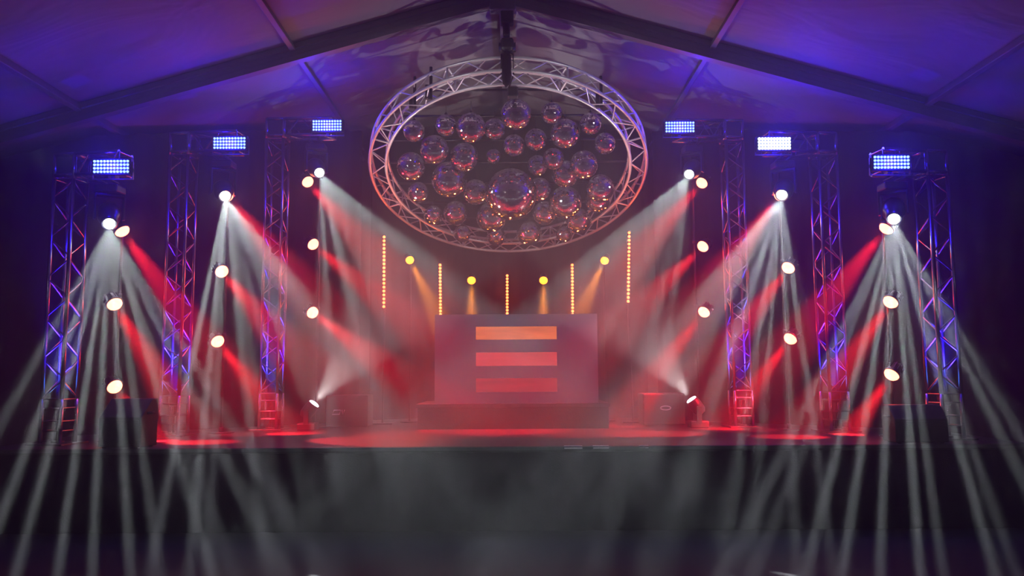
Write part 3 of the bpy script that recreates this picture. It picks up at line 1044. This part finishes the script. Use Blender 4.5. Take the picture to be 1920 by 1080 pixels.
_ball = {}
BALLS = [  # crop u, v, r ; hang length ; label
    (135, 245, 76, .14, 'small mirror ball hanging highest at the far left of the cluster'),
    (358, 205, 76, .14, 'small mirror ball touching the left flank of the large upper left ball'),
    (533, 222, 104, .14, 'large mirror ball in the top row, left of the centre'),
    (697, 230, 75, .14, 'small mirror ball in the top row, right beside the large left one'),
    (848, 127, 107, .14, 'highest mirror ball, hanging below the hoist'),
    (1095, 120, 75, .14, 'small mirror ball right of the highest ball, behind the larger one'),
    (1190, 262, 103, .14, 'large mirror ball in the top row on the right'),
    (1368, 192, 77, .14, 'small mirror ball high on the right near the truss'),
    (1467, 332, 75, .14, 'dim small mirror ball furthest right, close to the truss'),
    (985, 305, 77, .14, 'small mirror ball right of the centre, below the highest ball'),
    (833, 345, 76, .16, 'small mirror ball centred straight under the highest ball'),
    (690, 422, 51, .22, 'tiniest mirror ball, left of the centre line'),
    (277, 375, 102, .16, 'large mirror ball on the left, below the small top left pair'),
    (487, 428, 101, .16, 'large mirror ball left of the tiniest ball'),
    (115, 492, 99, .16, 'large mirror ball furthest left, red glint on its rim'),
    (380, 583, 124, .18, 'second biggest mirror ball, low on the left'),
    (997, 485, 72, .16, 'dim small mirror ball just above the right shoulder of the biggest ball'),
    (1108, 438, 75, .20, 'small mirror ball in the right middle with a red spot'),
    (1190, 545, 94, .16, 'medium mirror ball tucked under the large right middle ball'),
    (1320, 480, 99, .20, 'large mirror ball in the right middle'),
    (165, 672, 73, .16, 'dim small mirror ball low on the far left'),
    (565, 670, 89, .16, 'medium mirror ball just left of the biggest ball'),
    (812, 685, 181, .32, 'biggest mirror ball of all, in the middle with two glaring white spots'),
    (1010, 650, 82, .14, 'mirror ball half hidden behind the right side of the biggest ball'),
    (1190, 742, 116, .20, 'big mirror ball low right of the biggest ball'),
    (1435, 645, 98, .20, 'large mirror ball at the right edge, white glare low on it'),
    (1418, 725, 90, .14, 'mirror ball behind and below the large one at the right edge'),
    (270, 830, 68, .14, 'small mirror ball low left, left of the medium bottom ball'),
    (425, 815, 85, .16, 'medium mirror ball low left below the second biggest'),
    (675, 845, 106, .24, 'large mirror ball at the lower left of the biggest ball'),
    (1045, 815, 84, .16, 'medium mirror ball at the lower right of the biggest ball'),
    (1285, 870, 88, .16, 'medium mirror ball low right, below the big one'),
    (472, 960, 60, .10, 'tiny mirror ball at the bottom left in front of the truss'),
    (708, 980, 66, .12, 'lowest mirror ball, small, in front of the bottom of the truss'),
    (938, 957, 88, .12, 'medium mirror ball at the bottom in front of the truss'),
    (1182, 965, 58, .10, 'dim tiny mirror ball at the bottom right in front of the truss'),
]
placed = []
for bi, (u, v, r, hang, lab) in enumerate(BALLS):
    px, py, rpx = 740 + u / 3.723, 180 + v / 3.723, r / 3.723
    best = None
    for k in range(400):
        d = 10.2 + k * 0.01
        p = P(px, py, d)
        R = rpx / FPX * (p - CAM).dot(_F)
        zp = RC.z - math.tan(TH) * (p.y - RC.y) + 0.12 / math.cos(TH)
        L = zp - p.z - R
        q = p - RC
        e2 = q.dot(E2)
        rad = math.hypot(q.x, e2)
        cost = abs(L - hang) + max(0, rad - (RI - 0.06)) * 3
        if q.dot(EN) > -(0.16 + R) and rad + R > RI - 0.035:
            cost += 2 + (rad + R - RI) * 5
        for (pp, RR) in placed:
            gap = (pp - p).length - (RR + R + 0.012)
            if gap < 0:
                cost += 2 - gap * 5
        cost += max(0, d - 13.45) * 3
        if L < 0.06:
            cost += 3
        if best is None or cost < best[0]:
            best = (cost, p, R, zp)
    _, p, R, zp = best
    placed.append((p, R))
    rk = min((0.10, 0.15, 0.17, 0.20, 0.23, 0.36), key=lambda q: abs(q - R))
    if rk not in _ball:
        _ball[rk] = tiled_ball(rk, 0.020 if rk < 0.3 else 0.024)
    root = thing('mirror_ball', p, lab, 'mirror ball', 'mirror balls hung inside the circular truss')
    o = bpy.data.objects.new('ball', _ball[rk])
    o.scale = (R / rk,) * 3
    o.rotation_euler = (0, 0, rnd.random() * 6.28)
    o.parent = root
    COL.objects.link(o)
    mb = MB(); mb.lathe(p + Vector((0, 0, R - 0.012)), (0, 0, 1), [(0.0, 0.0), (0.035, 0.0), (0.03, 0.02), (0.012, 0.026), (0.012, 0.045), (0.0, 0.046)], 14); mb.build('cap', M_STEEL, root)
    mb = MB(); mb.cyl(p + Vector((0, 0, R + 0.02)), Vector((p.x, p.y, zp - 0.01)), 0.0035, n=6); mb.build('wire', M_STEEL, root)

# chain hoist under the ridge
hx = P(951, 90, 10.03).x
hz0 = RIDGE - 0.36
mz = P(951, 86, 10.03).z
rtop = rp(-PI / 2, RO, 0.12)
hoist = thing('chain_hoist', (hx, 10.03, mz), 'dark chain hoist between the ridge and the near edge of the circular truss', 'hoist')
mb = MB()
nl = 22
zz0, zz1 = hz0 + 0.02, mz + 0.10
for i in range(nl):
    z = zz1 + (zz0 - zz1) * (i + 0.5) / nl
    a = 0 if i % 2 else PI / 2
    pts = []
    for k in range(12):
        t = 2 * PI * k / 12
        w = 0.022 * math.cos(t)
        pts.append((hx + w * math.cos(a), 10.03 + w * math.sin(a), z + 0.032 * math.sin(t)))
    mb.tube(pts, 0.008, 6, closed=True)
mb.cyl((hx, 10.03, zz0), (hx, 10.03, zz1), 0.012)
mb.build('chain', M_STEEL, hoist)
mb = MB(); mb.box((hx, 10.03, RIDGE - 0.40), (0.17, 0.15, 0.22), bev=0.02); mb.box((hx - 0.01, 10.03, RIDGE - 0.58), (0.09, 0.12, 0.2), bev=0.02); mb.build('ridge_bracket', M_BLACK, hoist)
mb = MB(); mb.box((hx, 10.03, mz), (0.17, 0.18, 0.17), bev=0.035); mb.cyl((hx - 0.11, 10.03, mz - 0.02), (hx + 0.11, 10.03, mz - 0.02), 0.062, n=20); mb.build('motor', M_BLACK, hoist)
mb = MB(); mb.cyl((hx, 10.03, mz - 0.08), (hx, 10.03, rtop.z + 0.05), 0.02)
mb.lathe((hx - 0.01, 10.0, mz - 0.10), (0, 0, -1), [(0.03, 0), (0.06, 0.05), (0.065, 0.30), (0.05, 0.42), (0.0, 0.46)], 16)
mb.build('chain_bag', M_CLOTH, hoist)
lowz = rp(-PI / 2, RI, -0.12)
for q in (-1, 1):
    mb = MB(); mb.tube([Vector((hx, 10.03, mz - 0.09)), Vector((hx + q * 0.075, 10.03, rtop.z + 0.02)), Vector((hx + q * 0.08, rtop.y - 0.03, rp(-PI / 2, RO, -0.12).z - 0.03)), Vector((hx + q * 0.02, lowz.y, lowz.z - 0.04))], 0.011, 8)
    mb.build('sling', M_RUBBER, hoist)
mb = MB(); mb.box((hx + 0.07, lowz.y + 0.05, lowz.z - 0.10), (0.14, 0.12, 0.13), bev=0.015); mb.build('junction_box', M_BLACK, hoist)

# couplers and straps on the ring
for px, lab in ((776, 'dark strap clamp on the upper left of the circular truss, outer one'),
                (807, 'dark strap clamp on the upper left of the circular truss, inner one'),
                (1129, 'dark strap clamp on the upper right of the circular truss')):
    t = None
    bt = min((abs(px - proj), tt) for tt in np.linspace(-PI, 0, 400) for proj in [960 + FPX * ((rp(tt, RO - 0.1, 0) - CAM).dot(_R)) / ((rp(tt, RO - 0.1, 0) - CAM).dot(_F))])
    t = bt[1]
    p = rp(t, RO - 0.12, 0.0)
    cl = thing('strap_clamp', p, lab, 'clamp', 'strap clamps on the circular truss')
    mb = MB(); mb.box(p + Vector((0, 0, 0.02)), (0.04, 0.04, 0.36), bev=0.01); mb.build('strap', M_RUBBER, cl)
    mb = MB(); mb.cyl(p + Vector((0, 0, 0.2)), p + Vector((0, 0, 0.29)), 0.02, n=10); mb.build('shackle', M_STEEL, cl)
    mb = MB(); mb.box(p + Vector((-0.05, 0.0, -0.06)), (0.05, 0.06, 0.2), bev=0.01); mb.build('buckle', M_BLACK, cl)

# two unseen fill spotlights added in the hall to whiten the truss and balls
for sx, lab in ((-1, 'added white fill spotlight out of view in the hall, far left'), (1, 'added white fill spotlight out of view in the hall, far right')):
    head = Vector((XR + sx * 5.5, 2.0, 3.4))
    foot = Vector((head.x, head.y, 0))
    dv = (RC - head).normalized()
    fo = thing('added_fill_spotlight', foot, lab, 'spotlight', 'added fill spotlights out of view in the hall')
    mb = MB(); mb.cyl(foot + Vector((0, 0, 0.5)), Vector((head.x, head.y, head.z - 0.26)), 0.022); mb.build('pole', M_BLACK, fo)
    for q in range(3):
        t = q * 2 * PI / 3 + 0.3
        mb = MB(); mb.cyl(foot + Vector((0, 0, 1.0)), foot + Vector((0.6 * math.cos(t), 0.6 * math.sin(t), 0.012)), 0.014); mb.build('leg', M_BLACK, fo)
    lat = dv.cross(Vector((0, 0, 1))).normalized()
    mb = MB()
    for q in (-1, 1):
        mb.cyl(head + lat * q * 0.19, Vector((head.x, head.y, head.z - 0.26)) + lat * q * 0.19, 0.012)
    mb.cyl(Vector((head.x, head.y, head.z - 0.26)) - lat * 0.20, Vector((head.x, head.y, head.z - 0.26)) + lat * 0.20, 0.012)
    mb.build('yoke', M_BLACK, fo)
    mb = MB(); mb.lathe(head, dv, [(0.0, -0.40), (0.12, -0.39), (0.15, -0.30), (0.15, -0.02), (0.165, 0.02), (0.165, 0.30), (0.175, 0.32), (0.16, 0.322), (0.158, 0.30)], 24); barrel = mb.build('barrel', M_MOVER, fo)
    mb = MB(); mb.lathe(head + dv * 0.30, dv, [(0.158, 0.0), (0.14, 0.02), (0.0, 0.03)], 24); mb.build('lens', M_LENS_FILL, barrel, 'white glowing lens')
    spot('added_fill_lamp', head + dv * 0.34, RC, W_FRONT_FILL, (1.0, 0.94, 0.93), math.radians(11), 0.3, 0.04, fo)
